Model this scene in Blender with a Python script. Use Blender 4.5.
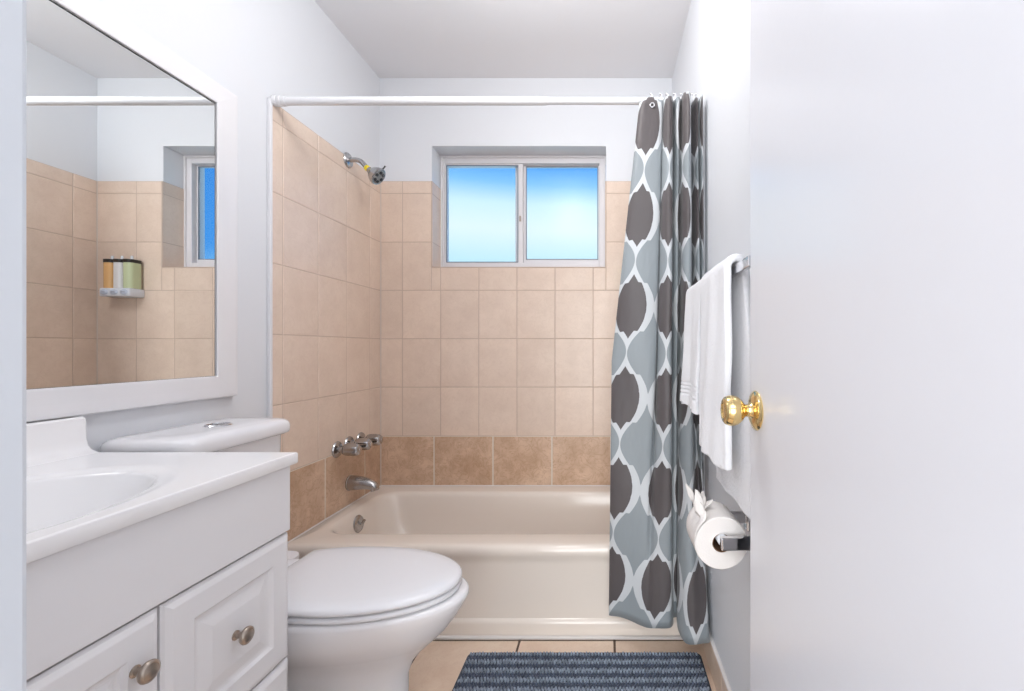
import bpy, bmesh, math, random
from mathutils import Vector, Matrix
random.seed(7)
PI = math.pi
scene = bpy.context.scene
for o in list(bpy.data.objects):
    bpy.data.objects.remove(o)

# ------------------------------------------------------------------ camera
EYE = 1.04
cam_data = bpy.data.cameras.new('camera')
cam_data.sensor_width = 36.0
cam_data.lens = 445.0 / 1024.0 * 36.0
cam_data.shift_x = -(606 - 512) / 1024.0
cam_data.shift_y = (348 - 345.5) / 1024.0
cam_data.clip_start = 0.02
cam = bpy.data.objects.new('camera', cam_data)
cam.location = (0, 0, EYE)
cam.rotation_euler = (PI / 2, 0, 0)
scene.collection.objects.link(cam)
scene.camera = cam

# ------------------------------------------------------------------ world, lights, exposure
vs = scene.view_settings
vs.view_transform = 'Standard'
vs.look = 'None'
vs.gamma = 1.0
vs.use_curve_mapping = False
vs.exposure = 0.93
scene.display_settings.display_device = 'sRGB'

world = bpy.data.worlds.new('sky')
scene.world = world
world.use_nodes = True
wn = world.node_tree
wn.nodes.clear()
w_out = wn.nodes.new('ShaderNodeOutputWorld')
w_bg = wn.nodes.new('ShaderNodeBackground')
w_tc = wn.nodes.new('ShaderNodeTexCoord')
w_sep = wn.nodes.new('ShaderNodeSeparateXYZ')
wn.links.new(w_tc.outputs['Generated'], w_sep.inputs[0])
# bright haze low over the garden, bluer with height and towards the east
w_ad = wn.nodes.new('ShaderNodeMath'); w_ad.operation = 'MULTIPLY_ADD'
w_mx = wn.nodes.new('ShaderNodeMath'); w_mx.operation = 'MAXIMUM'; w_mx.inputs[1].default_value = 0.05
wn.links.new(w_sep.outputs['X'], w_mx.inputs[0])
wn.links.new(w_mx.outputs[0], w_ad.inputs[0]); w_ad.inputs[1].default_value = 0.35
wn.links.new(w_sep.outputs['Z'], w_ad.inputs[2])
w_ramp = wn.nodes.new('ShaderNodeValToRGB')
wn.links.new(w_ad.outputs[0], w_ramp.inputs[0])
els = w_ramp.color_ramp.elements
els[0].position = 0.0; els[0].color = (0.50, 0.80, 1.0, 1)
els[1].position = 1.0; els[1].color = (0.005, 0.16, 0.75, 1)
for pos, col in ((0.19, (0.52, 0.83, 0.98, 1)), (0.27, (0.80, 0.95, 1.0, 1)), (0.32, (0.66, 0.90, 1.0, 1)), (0.36, (0.24, 0.58, 0.98, 1)), (0.40, (0.07, 0.36, 0.92, 1))):
    e = els.new(pos); e.color = col
wn.links.new(w_ramp.outputs[0], w_bg.inputs['Color'])
w_bg.inputs['Strength'].default_value = 0.56
wn.links.new(w_bg.outputs[0], w_out.inputs[0])


def area_light(name, loc, rot, sx, sy, power, color, shape='RECTANGLE', spread=PI):
    d = bpy.data.lights.new(name, 'AREA')
    d.shape = shape; d.size = sx
    if shape in ('RECTANGLE', 'ELLIPSE'):
        d.size_y = sy
    d.energy = power; d.color = color; d.spread = spread
    o = bpy.data.objects.new(name, d)
    o.location = loc; o.rotation_euler = rot
    scene.collection.objects.link(o)
    return o


def globe_light(name, loc, power, color, radius):
    d = bpy.data.lights.new(name, 'POINT')
    d.energy = power; d.color = color; d.shadow_soft_size = radius
    o = bpy.data.objects.new(name, d); o.location = loc
    scene.collection.objects.link(o)


globe_light('ceiling_globe_light', (-0.28, 1.18, 2.20), 8.3, (1.0, 0.99, 0.98), 0.13)
area_light('hall_ceiling_fill', (-0.05, -1.0, 2.36), (math.radians(32), 0, 0), 1.1, 0.7, 11.0, (0.95, 0.985, 1.0))  # unseen fill light added overhead in the hall, tilted towards the doorway
area_light('hall_front_fill', (-0.40, -2.95, 1.05), (math.radians(90), 0, 0), 1.6, 2.0, 46.0, (0.94, 0.98, 1.0))  # large upright fill added behind the camera to brighten the room from the front


# ------------------------------------------------------------------ materials
def new_mat(name):
    m = bpy.data.materials.new(name); m.use_nodes = True
    nt = m.node_tree
    return m, nt, nt.nodes['Principled BSDF']


def set_in(b, **kw):
    for k, v in kw.items():
        b.inputs[k.replace('_', ' ')].default_value = v


def simple(name, col, rough=0.5, metal=0.0, bump=0.0, bump_scale=200.0, spec=0.5, coat=0.0, vary=0.0, vscale=6.0, sheen=0.0):
    m, nt, b = new_mat(name)
    b.inputs['Base Color'].default_value = (*col, 1)
    set_in(b, Roughness=rough, Metallic=metal)
    b.inputs['Specular IOR Level'].default_value = spec
    b.inputs['Coat Weight'].default_value = coat
    b.inputs['Sheen Weight'].default_value = sheen
    tc = nt.nodes.new('ShaderNodeTexCoord')
    if vary:
        n = nt.nodes.new('ShaderNodeTexNoise'); n.inputs['Scale'].default_value = vscale; n.inputs['Detail'].default_value = 4
        nt.links.new(tc.outputs['Object'], n.inputs['Vector'])
        mx = nt.nodes.new('ShaderNodeMix'); mx.data_type = 'RGBA'
        mx.inputs['A'].default_value = (*[c * (1 - vary) for c in col], 1)
        mx.inputs['B'].default_value = (*[min(1, c * (1 + vary)) for c in col], 1)
        nt.links.new(n.outputs['Fac'], mx.inputs['Factor'])
        nt.links.new(mx.outputs['Result'], b.inputs['Base Color'])
    if bump:
        n = nt.nodes.new('ShaderNodeTexNoise'); n.inputs['Scale'].default_value = bump_scale; n.inputs['Detail'].default_value = 3
        nt.links.new(tc.outputs['Object'], n.inputs['Vector'])
        bp = nt.nodes.new('ShaderNodeBump'); bp.inputs['Strength'].default_value = bump; bp.inputs['Distance'].default_value = 0.002
        nt.links.new(n.outputs['Fac'], bp.inputs['Height'])
        nt.links.new(bp.outputs[0], b.inputs['Normal'])
    return m


def tile_mat(name, c1, c2, c3, rough, vein):
    """glazed tile: mottled between two tones with a few darker veins, each tile a little different"""
    m, nt, b = new_mat(name)
    tc = nt.nodes.new('ShaderNodeTexCoord'); geo = nt.nodes.new('ShaderNodeNewGeometry')
    off = nt.nodes.new('ShaderNodeVectorMath'); off.operation = 'SCALE'
    off.inputs[0].default_value = (7.1, 3.3, 5.7)
    nt.links.new(geo.outputs['Random Per Island'], off.inputs['Scale'])
    ad = nt.nodes.new('ShaderNodeVectorMath'); ad.operation = 'ADD'
    nt.links.new(tc.outputs['Object'], ad.inputs[0]); nt.links.new(off.outputs[0], ad.inputs[1])
    n1 = nt.nodes.new('ShaderNodeTexNoise'); n1.inputs['Scale'].default_value = 9; n1.inputs['Detail'].default_value = 8; n1.inputs['Roughness'].default_value = 0.65
    nt.links.new(ad.outputs[0], n1.inputs['Vector'])
    r1 = nt.nodes.new('ShaderNodeValToRGB')
    r1.color_ramp.elements[0].position = 0.35; r1.color_ramp.elements[0].color = (*c1, 1)
    r1.color_ramp.elements[1].position = 0.65; r1.color_ramp.elements[1].color = (*c2, 1)
    nt.links.new(n1.outputs['Fac'], r1.inputs[0])
    n2 = nt.nodes.new('ShaderNodeTexNoise'); n2.inputs['Scale'].default_value = 16; n2.inputs['Detail'].default_value = 6; n2.inputs['Distortion'].default_value = 2.2
    nt.links.new(ad.outputs[0], n2.inputs['Vector'])
    r2 = nt.nodes.new('ShaderNodeValToRGB')
    r2.color_ramp.elements[0].position = 0.46; r2.color_ramp.elements[0].color = (0, 0, 0, 1)
    r2.color_ramp.elements[1].position = 0.54; r2.color_ramp.elements[1].color = (0, 0, 0, 1)
    e = r2.color_ramp.elements.new(0.5); e.color = (vein, vein, vein, 1)
    nt.links.new(n2.outputs['Fac'], r2.inputs[0])
    mx = nt.nodes.new('ShaderNodeMix'); mx.data_type = 'RGBA'
    nt.links.new(r2.outputs[0], mx.inputs['Factor'])
    nt.links.new(r1.outputs[0], mx.inputs['A']); mx.inputs['B'].default_value = (*c3, 1)
    hs = nt.nodes.new('ShaderNodeHueSaturation')
    mr = nt.nodes.new('ShaderNodeMapRange'); mr.inputs['To Min'].default_value = 0.965; mr.inputs['To Max'].default_value = 1.03
    nt.links.new(geo.outputs['Random Per Island'], mr.inputs['Value'])
    nt.links.new(mr.outputs[0], hs.inputs['Value']); nt.links.new(mx.outputs['Result'], hs.inputs['Color'])
    nt.links.new(hs.outputs[0], b.inputs['Base Color'])
    b.inputs['Roughness'].default_value = rough
    bp = nt.nodes.new('ShaderNodeBump'); bp.inputs['Strength'].default_value = 0.12; bp.inputs['Distance'].default_value = 0.002
    nt.links.new(n1.outputs['Fac'], bp.inputs['Height']); nt.links.new(bp.outputs[0], b.inputs['Normal'])
    return m


M = {}
M['wall'] = simple('white_wall_paint', (0.80, 0.815, 0.85), 0.5, bump=0.10, bump_scale=120)
M['ceiling'] = simple('white_ceiling_paint', (0.88, 0.875, 0.90), 0.7, bump=0.12, bump_scale=90)
M['trim'] = simple('white_trim_paint', (0.84, 0.84, 0.87), 0.35)
M['jamb'] = simple('pale_grey_jamb_paint', (0.66, 0.69, 0.74), 0.4)
M['door'] = simple('white_door_paint', (0.80, 0.805, 0.85), 0.21, bump=0.05, bump_scale=60)
M['tile'] = tile_mat('beige_wall_tile', (0.78, 0.62, 0.51), (0.85, 0.69, 0.575), (0.68, 0.52, 0.41), 0.32, 0.25)
M['grout'] = simple('tan_grout', (0.64, 0.50, 0.41), 0.9)
M['brown_tile'] = tile_mat('tan_stone_tile', (0.58, 0.38, 0.25), (0.78, 0.57, 0.42), (0.48, 0.28, 0.16), 0.35, 0.5)
M['light_grout'] = simple('pale_grout', (0.80, 0.72, 0.63), 0.9)
M['floor_tile'] = tile_mat('peach_floor_tile', (0.80, 0.60, 0.46), (0.88, 0.70, 0.56), (0.72, 0.52, 0.39), 0.3, 0.3)
M['dark_grout'] = simple('dark_brown_grout', (0.13, 0.085, 0.06), 0.9)
M['tub'] = simple('almond_enamel', (0.86, 0.77, 0.69), 0.14, spec=0.5)
M['porcelain'] = simple('white_porcelain', (0.89, 0.88, 0.90), 0.12)
M['seat_plastic'] = simple('white_seat_plastic', (0.86, 0.86, 0.89), 0.22)
M['counter'] = simple('white_cultured_marble', (0.95, 0.94, 0.95), 0.18)
M['cabinet'] = simple('white_cabinet_paint', (0.84, 0.83, 0.85), 0.38, bump=0.04, bump_scale=80)
M['cabinet_dark'] = simple('cabinet_gap_shade', (0.16, 0.14, 0.13), 0.8)  # dark tone for the shade in the cabinet gaps
M['nickel'] = simple('brushed_nickel', (0.40, 0.34, 0.29), 0.30, metal=1.0)
M['chrome'] = simple('chrome', (0.66, 0.66, 0.68), 0.09, metal=1.0)
M['worn_chrome'] = simple('dull_chrome', (0.46, 0.45, 0.45), 0.2, metal=1.0, bump=0.05, bump_scale=300)
M['face'] = simple('grey_spray_face', (0.30, 0.29, 0.28), 0.45, metal=0.6)
M['brass'] = simple('polished_brass', (0.84, 0.64, 0.31), 0.12, metal=1.0)
M['dark_metal'] = simple('dark_rubber', (0.04, 0.04, 0.045), 0.5)
M['rod'] = simple('white_enamelled_rod', (0.86, 0.86, 0.88), 0.25)
M['frame'] = simple('white_mirror_frame_paint', (0.86, 0.85, 0.87), 0.3)
M['mirror'] = simple('mirror_silvering', (0.86, 0.88, 0.88), 0.0, metal=1.0)
M['alu'] = simple('white_aluminium', (0.78, 0.76, 0.78), 0.35)
M['yellow'] = simple('yellow_plastic', (0.85, 0.68, 0.03), 0.35)
M['clear_plastic'] = simple('milky_plastic', (0.80, 0.82, 0.86), 0.2)
M['paper'] = simple('toilet_paper', (0.80, 0.76, 0.735), 0.9, bump=0.25, bump_scale=260)
M['card'] = simple('brown_cardboard', (0.22, 0.12, 0.07), 0.9)
M['towel'] = simple('white_terry', (0.86, 0.86, 0.89), 1.0, bump=1.0, bump_scale=150, sheen=0.3)
M['orange_soap'] = simple('orange_soap', (0.80, 0.47, 0.20), 0.25)
M['white_soap'] = simple('white_lotion', (0.80, 0.78, 0.78), 0.25)
M['green_soap'] = simple('pale_green_shampoo', (0.58, 0.64, 0.40), 0.25)
M['black_plastic'] = simple('black_plastic', (0.02, 0.016, 0.014), 0.3)
M['bracket'] = simple('pale_plastic_bracket', (0.74, 0.77, 0.84), 0.3)
M['button'] = simple('blue_grey_button', (0.55, 0.60, 0.72), 0.35)
M['grey_ink'] = simple('grey_ink', (0.25, 0.27, 0.33), 0.6)
M['caulk'] = simple('white_caulk', (0.80, 0.76, 0.74), 0.6)
M['corner_caulk'] = simple('beige_caulk', (0.78, 0.68, 0.60), 0.6)
M['hall_floor'] = simple('hall_floor', (0.42, 0.33, 0.26), 0.5, vary=0.15)

# frosted pane: rough thin glass, the sky shows through blurred
m, nt, b = new_mat('frosted_glass')
nt.nodes.remove(b)
gl = nt.nodes.new('ShaderNodeBsdfRefraction'); gl.inputs['IOR'].default_value = 1.06; gl.inputs['Roughness'].default_value = 0.16
gl.inputs['Color'].default_value = (0.97, 0.99, 1.0, 1)
gs = nt.nodes.new('ShaderNodeBsdfGlossy'); gs.inputs['Roughness'].default_value = 0.25
fr = nt.nodes.new('ShaderNodeFresnel'); fr.inputs['IOR'].default_value = 1.25
ms = nt.nodes.new('ShaderNodeMixShader')
nt.links.new(fr.outputs[0], ms.inputs[0]); nt.links.new(gl.outputs[0], ms.inputs[1]); nt.links.new(gs.outputs[0], ms.inputs[2])
nt.links.new(ms.outputs[0], nt.nodes['Material Output'].inputs['Surface'])
M['frosted'] = m


def curtain_mat():
    """ogee trellis print: taupe and blue-grey ogees with notched white outlines, on the cloth's own UV (metres)"""
    m, nt, b = new_mat('ogee_print_fabric')
    L = nt.links
    def math_(op, a, bb=None, c=None):
        n = nt.nodes.new('ShaderNodeMath'); n.operation = op
        for i, v in enumerate((a, bb, c)):
            if v is None: continue
            if isinstance(v, (int, float)): n.inputs[i].default_value = v
            else: L.new(v, n.inputs[i])
        return n.outputs[0]
    uv = nt.nodes.new('ShaderNodeUVMap'); uv.uv_map = 'cloth'
    sp = nt.nodes.new('ShaderNodeSeparateXYZ'); L.new(uv.outputs[0], sp.inputs[0])
    P, V = 0.16, 0.312
    q = math_('DIVIDE', sp.outputs['X'], P)
    t = math_('PINGPONG', q, 0.5)                       # 0 at the taupe column, .5 at the grey one
    ph = math_('DIVIDE', math_('SUBTRACT', sp.outputs['Y'], 0.243), V)
    tri = math_('PINGPONG', ph, 0.5)                    # 0 at widest, .5 at the neck
    c = math_('COSINE', math_('MULTIPLY', tri, 2 * PI))
    # the outline swells a little, then steps back in halfway to the neck
    sw = math_('MULTIPLY', math_('MINIMUM', math_('MAXIMUM', math_('SUBTRACT', tri, 0.08), 0.0), 0.17), 0.42)
    sw = math_('MULTIPLY', sw, math_('LESS_THAN', tri, 0.265))
    bnd = math_('ADD', math_('MULTIPLY_ADD', c, 0.25, 0.25), sw)
    e = math_('SUBTRACT', t, bnd)
    wid = math_('MULTIPLY_ADD', tri, -0.19, 0.168)
    dark = math_('LESS_THAN', math_('ADD', e, wid), 0.0)
    notgrey = math_('LESS_THAN', e, 0.012)
    nz = nt.nodes.new('ShaderNodeTexNoise'); nz.inputs['Scale'].default_value = 3.0
    mx1 = nt.nodes.new('ShaderNodeMix'); mx1.data_type = 'RGBA'
    L.new(notgrey, mx1.inputs['Factor'])
    mx1.inputs['A'].default_value = (0.270, 0.30, 0.32, 1)
    mx1.inputs['B'].default_value = (0.58, 0.60, 0.62, 1)
    mx2 = nt.nodes.new('ShaderNodeMix'); mx2.data_type = 'RGBA'
    L.new(dark, mx2.inputs['Factor']); L.new(mx1.outputs['Result'], mx2.inputs['A'])
    mx2.inputs['B'].default_value = (0.090, 0.077, 0.079, 1)
    L.new(mx2.outputs['Result'], b.inputs['Base Color'])
    b.inputs['Roughness'].default_value = 0.5
    b.inputs['Sheen Weight'].default_value = 0.15
    n = nt.nodes.new('ShaderNodeTexNoise'); n.inputs['Scale'].default_value = 7; n.inputs['Detail'].default_value = 2
    mp = nt.nodes.new('ShaderNodeMapping'); mp.inputs['Scale'].default_value = (3.0, 1.0, 1.0)
    mp.inputs['Rotation'].default_value = (0, 0, 0.5)
    L.new(uv.outputs[0], mp.inputs['Vector']); L.new(mp.outputs[0], n.inputs['Vector'])
    bp = nt.nodes.new('ShaderNodeBump'); bp.inputs['Strength'].default_value = 0.35; bp.inputs['Distance'].default_value = 0.012
    L.new(n.outputs['Fac'], bp.inputs['Height']); L.new(bp.outputs[0], b.inputs['Normal'])
    return m


M['curtain'] = curtain_mat()


def mat_yarn():
    """slate chenille yarn woven in lighter and darker rows"""
    m, nt, b = new_mat('striped_chenille')
    L = nt.links
    tc = nt.nodes.new('ShaderNodeTexCoord'); sp = nt.nodes.new('ShaderNodeSeparateXYZ')
    L.new(tc.outputs['Object'], sp.inputs[0])
    a = nt.nodes.new('ShaderNodeMath'); a.operation = 'MULTIPLY'; a.inputs[1].default_value = 2 * PI / 0.040
    L.new(sp.outputs['Y'], a.inputs[0])
    s = nt.nodes.new('ShaderNodeMath'); s.operation = 'SINE'; L.new(a.outputs[0], s.inputs[0])
    mr = nt.nodes.new('ShaderNodeMapRange'); mr.inputs['From Min'].default_value = -0.35; mr.inputs['From Max'].default_value = 0.35
    L.new(s.outputs[0], mr.inputs['Value'])
    geo = nt.nodes.new('ShaderNodeNewGeometry')
    mx = nt.nodes.new('ShaderNodeMix'); mx.data_type = 'RGBA'
    L.new(mr.outputs[0], mx.inputs['Factor'])
    mx.inputs['A'].default_value = (0.075, 0.095, 0.145, 1); mx.inputs['B'].default_value = (0.25, 0.295, 0.365, 1)
    hs = nt.nodes.new('ShaderNodeHueSaturation')
    r = nt.nodes.new('ShaderNodeMapRange'); r.inputs['To Min'].default_value = 0.7; r.inputs['To Max'].default_value = 1.3
    L.new(geo.outputs['Random Per Island'], r.inputs['Value']); L.new(r.outputs[0], hs.inputs['Value'])
    L.new(mx.outputs['Result'], hs.inputs['Color']); L.new(hs.outputs[0], b.inputs['Base Color'])
    b.inputs['Roughness'].default_value = 0.95
    b.inputs['Sheen Weight'].default_value = 0.2
    return m


M['yarn'] = mat_yarn()
M['mat_base'] = simple('slate_backing_cloth', (0.06, 0.075, 0.105), 0.95)


# ------------------------------------------------------------------ mesh helpers
def obj(name, bm, mat, parent=None, smooth=False, angle=35):
    me = bpy.data.meshes.new(name)
    bmesh.ops.recalc_face_normals(bm, faces=bm.faces[:])
    bm.to_mesh(me); bm.free()
    mats = mat if isinstance(mat, (list, tuple)) else [mat]
    for mm in mats:
        me.materials.append(mm)
    if smooth:
        for p in me.polygons: p.use_smooth = True
        if angle:
            try: me.set_sharp_from_angle(angle=math.radians(angle))
            except Exception: pass
    o = bpy.data.objects.new(name, me)
    scene.collection.objects.link(o)
    if parent is not None:
        o.parent = parent
        o.matrix_parent_inverse = Matrix.Translation(-Vector(parent.location)) if parent.type == 'EMPTY' else Matrix.Identity(4)
    return o


def thing(name, label, cat, loc, group=None):
    o = bpy.data.objects.new(name, None)
    o.empty_display_size = 0.05; o.location = loc
    scene.collection.objects.link(o)
    tag(o, label, cat, group)
    return o


def tag(o, label, cat, group=None):
    o['label'] = label; o['category'] = cat
    if group: o['group'] = group
    return o


def struct(o):
    o['kind'] = 'structure'
    return o


def add_box(bm, lo, hi, bev=0.0, seg=2, mi=0):
    tmp = bmesh.new()
    bmesh.ops.create_cube(tmp, size=1.0)
    c = [(a + b_) / 2 for a, b_ in zip(lo, hi)]; s = [abs(b_ - a) for a, b_ in zip(lo, hi)]
    for v in tmp.verts:
        v.co = Vector((c[0] + v.co.x * s[0], c[1] + v.co.y * s[1], c[2] + v.co.z * s[2]))
    if bev:
        bmesh.ops.bevel(tmp, geom=tmp.edges[:], offset=min(bev, min(s) * 0.49), segments=seg, profile=0.5, affect='EDGES')
    merge(bm, tmp, mi)


def merge(bm, tmp, mi=0, mat4=None):
    vm = {}
    for v in tmp.verts:
        vm[v] = bm.verts.new(mat4 @ v.co if mat4 else v.co)
    for f in tmp.faces:
        try:
            nf = bm.faces.new([vm[v] for v in f.verts]); nf.material_index = mi
        except ValueError:
            pass
    tmp.free()


def frame_of(axis):
    z = Vector(axis).normalized()
    x = z.orthogonal().normalized()
    return x, z.cross(x), z


def add_lathe(bm, origin, axis, prof, n=32, mi=0, sq=(1, 1), up=None):
    """prof: (radius, distance along axis)"""
    x, y, z = frame_of(axis)
    if up is not None:
        y = Vector(up); x = y.cross(z)
    o = Vector(origin); rings = []
    for r, h in prof:
        if r < 1e-6:
            rings.append([bm.verts.new(o + z * h)])
        else:
            rings.append([bm.verts.new(o + z * h + x * (math.cos(2 * PI * i / n) * r * sq[0]) + y * (math.sin(2 * PI * i / n) * r * sq[1])) for i in range(n)])
    for a, b_ in zip(rings[:-1], rings[1:]):
        for i in range(n):
            j = (i + 1) % n
            if len(a) == 1 and len(b_) == 1: continue
            if len(a) == 1: f = bm.faces.new((a[0], b_[i], b_[j]))
            elif len(b_) == 1: f = bm.faces.new((a[i], b_[0], a[j]))
            else: f = bm.faces.new((a[i], b_[i], b_[j], a[j]))
            f.material_index = mi
    if len(rings[0]) > 1: bm.faces.new(rings[0]).material_index = mi
    if len(rings[-1]) > 1: bm.faces.new(rings[-1]).material_index = mi


def add_tube(bm, pts, rad, n=16, mi=0, caps=True):
    pts = [Vector(p) for p in pts]
    rads = rad if isinstance(rad, (list, tuple)) else [rad] * len(pts)
    rings = []; prev = None
    for i, p in enumerate(pts):
        a = pts[max(i - 1, 0)]; b_ = pts[min(i + 1, len(pts) - 1)]
        t = (b_ - a).normalized()
        if prev is None: x = t.orthogonal().normalized()
        else: x = (prev - t * prev.dot(t)).normalized()
        prev = x; y = t.cross(x)
        rings.append([bm.verts.new(p + (x * math.cos(2 * PI * k / n) + y * math.sin(2 * PI * k / n)) * rads[i]) for k in range(n)])
    for a, b_ in zip(rings[:-1], rings[1:]):
        for k in range(n):
            j = (k + 1) % n
            bm.faces.new((a[k], a[j], b_[j], b_[k])).material_index = mi
    if caps:
        bm.faces.new(rings[0]).material_index = mi; bm.faces.new(rings[-1]).material_index = mi


def add_ring(bm, c, axis, R, r, n=28, m_=10, mi=0):
    x, y, z = frame_of(axis); c = Vector(c); rings = []
    for i in range(n):
        a = 2 * PI * i / n; d = x * math.cos(a) + y * math.sin(a)
        rings.append([bm.verts.new(c + d * (R + r * math.cos(2 * PI * k / m_)) + z * (r * math.sin(2 * PI * k / m_))) for k in range(m_)])
    for i in range(n):
        a, b_ = rings[i], rings[(i + 1) % n]
        for k in range(m_):
            j = (k + 1) % m_
            bm.faces.new((a[k], a[j], b_[j], b_[k])).material_index = mi


def bm_loft(bm, loops, cap0=True, cap1=True, mi=0):
    rs = [[bm.verts.new(p) for p in l] for l in loops]
    n = len(rs[0])
    for a, b_ in zip(rs[:-1], rs[1:]):
        for i in range(n):
            j = (i + 1) % n
            bm.faces.new((a[i], a[j], b_[j], b_[i])).material_index = mi
    if cap0: bm.faces.new(rs[0]).material_index = mi
    if cap1: bm.faces.new(rs[-1]).material_index = mi
    return rs


def rrect(x0, x1, y0, y1, r, z, seg=8):
    pts = []
    r = max(min(r, (x1 - x0) / 2 - 1e-4, (y1 - y0) / 2 - 1e-4), 1e-4)
    for cx, cy, a0 in ((x1 - r, y1 - r, 0), (x0 + r, y1 - r, 90), (x0 + r, y0 + r, 180), (x1 - r, y0 + r, 270)):
        for k in range(seg + 1):
            a = math.radians(a0 + 90 * k / seg)
            pts.append(Vector((cx + r * math.cos(a), cy + r * math.sin(a), z)))
    return pts


def catmull(P, n):
    """open Catmull-Rom through tuples, n samples per span"""
    out = []
    for i in range(len(P) - 1):
        p0 = P[max(i - 1, 0)]; p1 = P[i]; p2 = P[i + 1]; p3 = P[min(i + 2, len(P) - 1)]
        for k in range(n):
            t = k / n
            out.append(tuple(0.5 * (2 * b_ + (c - a) * t + (2 * a - 5 * b_ + 4 * c - d) * t * t + (-a + 3 * b_ - 3 * c + d) * t ** 3) for a, b_, c, d in zip(p0, p1, p2, p3)))
    out.append(tuple(P[-1]))
    return out


# ------------------------------------------------------------------ the room
XL, XR, YB, HC = -1.180, 0.344, 2.320, 2.447      # painted wall faces, back wall, ceiling
TT = 0.010                                          # tile build-up
W0, W1, WZ0, WZ1 = -0.907, 0.0, 1.457, 2.093        # window opening
YD0, YD1 = 0.15, 0.27                               # wall with the doorway
JL, JR = -0.362, 0.305                              # doorway jambs

# floor: tiles with open joints over a grout bed
bm = bmesh.new()
add_box(bm, (XL - 0.1, YD0, -0.06), (XR + 0.1, YB + 0.1, -0.003), mi=1)
S = 0.337
x0s = [-0.307 + S * k for k in range(-3, 3)]
y0s = [1.585 - 0.337 * k for k in range(-2, 5)]
for x in x0s:
    for y in y0s:
        lx, hx = max(x + 0.004, XL), min(x + S - 0.004, XR)
        ly, hy = max(y - S + 0.004, YD1 + 0.001), min(y - 0.004, YB)
        if hx - lx > 0.01 and hy - ly > 0.01:
            add_box(bm, (lx, ly, -0.010), (hx, hy, 0.0), 0.0015, 1, 0)
struct(obj('floor', bm, [M['floor_tile'], M['dark_grout']]))

bm = bmesh.new(); add_box(bm, (XL - 0.1, YD0, HC), (XR + 0.1, YB + 0.24, HC + 0.08)); struct(obj('ceiling', bm, M['ceiling']))
bm = bmesh.new(); add_box(bm, (XL - 0.1, YD1, -0.06), (XL, YB + 0.24, HC)); struct(obj('wall_left', bm, M['wall']))
bm = bmesh.new(); add_box(bm, (XR, YD1, -0.06), (XR + 0.1, YB + 0.24, HC)); struct(obj('wall_right', bm, M['wall']))
# back wall with the window opening cut through it
bm = bmesh.new()
add_box(bm, (XL, YB, -0.06), (XR, YB + 0.24, WZ0)); add_box(bm, (XL, YB, WZ1), (XR, YB + 0.24, HC))
add_box(bm, (XL, YB, WZ0), (W0, YB + 0.24, WZ1)); add_box(bm, (W1, YB, WZ0), (XR, YB + 0.24, WZ1))
struct(obj('wall_back', bm, M['wall']))
# front wall with the doorway the photograph is taken through
bm = bmesh.new()
add_box(bm, (XL - 0.1, YD0, -0.06), (JL - 0.02, YD1, HC)); add_box(bm, (JR + 0.02, YD0, -0.06), (XR + 0.1, YD1, HC))
add_box(bm, (JL - 0.02, YD0, 2.06), (JR + 0.02, YD1, HC))
struct(obj('wall_front', bm, M['wall']))
bm = bmesh.new()
add_box(bm, (JL - 0.02, YD0 - 0.012, 0), (JL, YD1 + 0.010, 2.04), 0.004); add_box(bm, (JR, YD0 - 0.012, 0), (JR + 0.02, YD1, 2.04), 0.003)
add_box(bm, (JL - 0.02, YD0 - 0.012, 2.04), (JR + 0.02, YD1, 2.06), 0.003)
struct(obj('trim_1', bm, M['jamb']))       # door jamb

# the hall behind the photographer
bm = bmesh.new()
add_box(bm, (-1.6, -3.2, -0.06), (1.3, YD0, 0.0)); struct(obj('floor_hall', bm, M['hall_floor']))
bm = bmesh.new(); add_box(bm, (-1.6, -3.2, HC), (1.3, YD0, HC + 0.08)); struct(obj('ceiling_hall', bm, M['ceiling']))
bm = bmesh.new()
add_box(bm, (-1.6, -3.3, -0.06), (1.3, -3.2, HC)); add_box(bm, (-1.7, -3.3, -0.06), (-1.6, YD1, HC)); add_box(bm, (1.3, -3.3, -0.06), (1.4, YD1, HC))
add_box(bm, (-1.6, YD0, -0.06), (XL - 0.1, YD1, HC)); add_box(bm, (XR + 0.1, YD0, -0.06), (1.3, YD1, HC))
struct(obj('wall_hall', bm, M['wall']))


# --- wall tiles -----------------------------------------------------------
def cut(rects, hole):
    hx0, hx1, hz0, hz1 = hole; out = []
    for a0, a1, b0, b1 in rects:
        if a1 <= hx0 or a0 >= hx1 or b1 <= hz0 or b0 >= hz1:
            out.append((a0, a1, b0, b1)); continue
        if a0 < hx0: out.append((a0, hx0, b0, b1))
        if a1 > hx1: out.append((hx1, a1, b0, b1))
        m0, m1 = max(a0, hx0), min(a1, hx1)
        if b0 < hz0: out.append((m0, m1, b0, hz0))
        if b1 > hz1: out.append((m0, m1, hz1, b1))
    return out


def lines(lo, hi, origin, step):
    k = math.floor((lo - origin) / step); ls = [lo]
    while origin + k * step < hi - 1e-6:
        v = origin + k * step
        if v > lo + 0.006 and v < hi - 0.006: ls.append(v)
        k += 1
    return ls + [hi]


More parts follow.
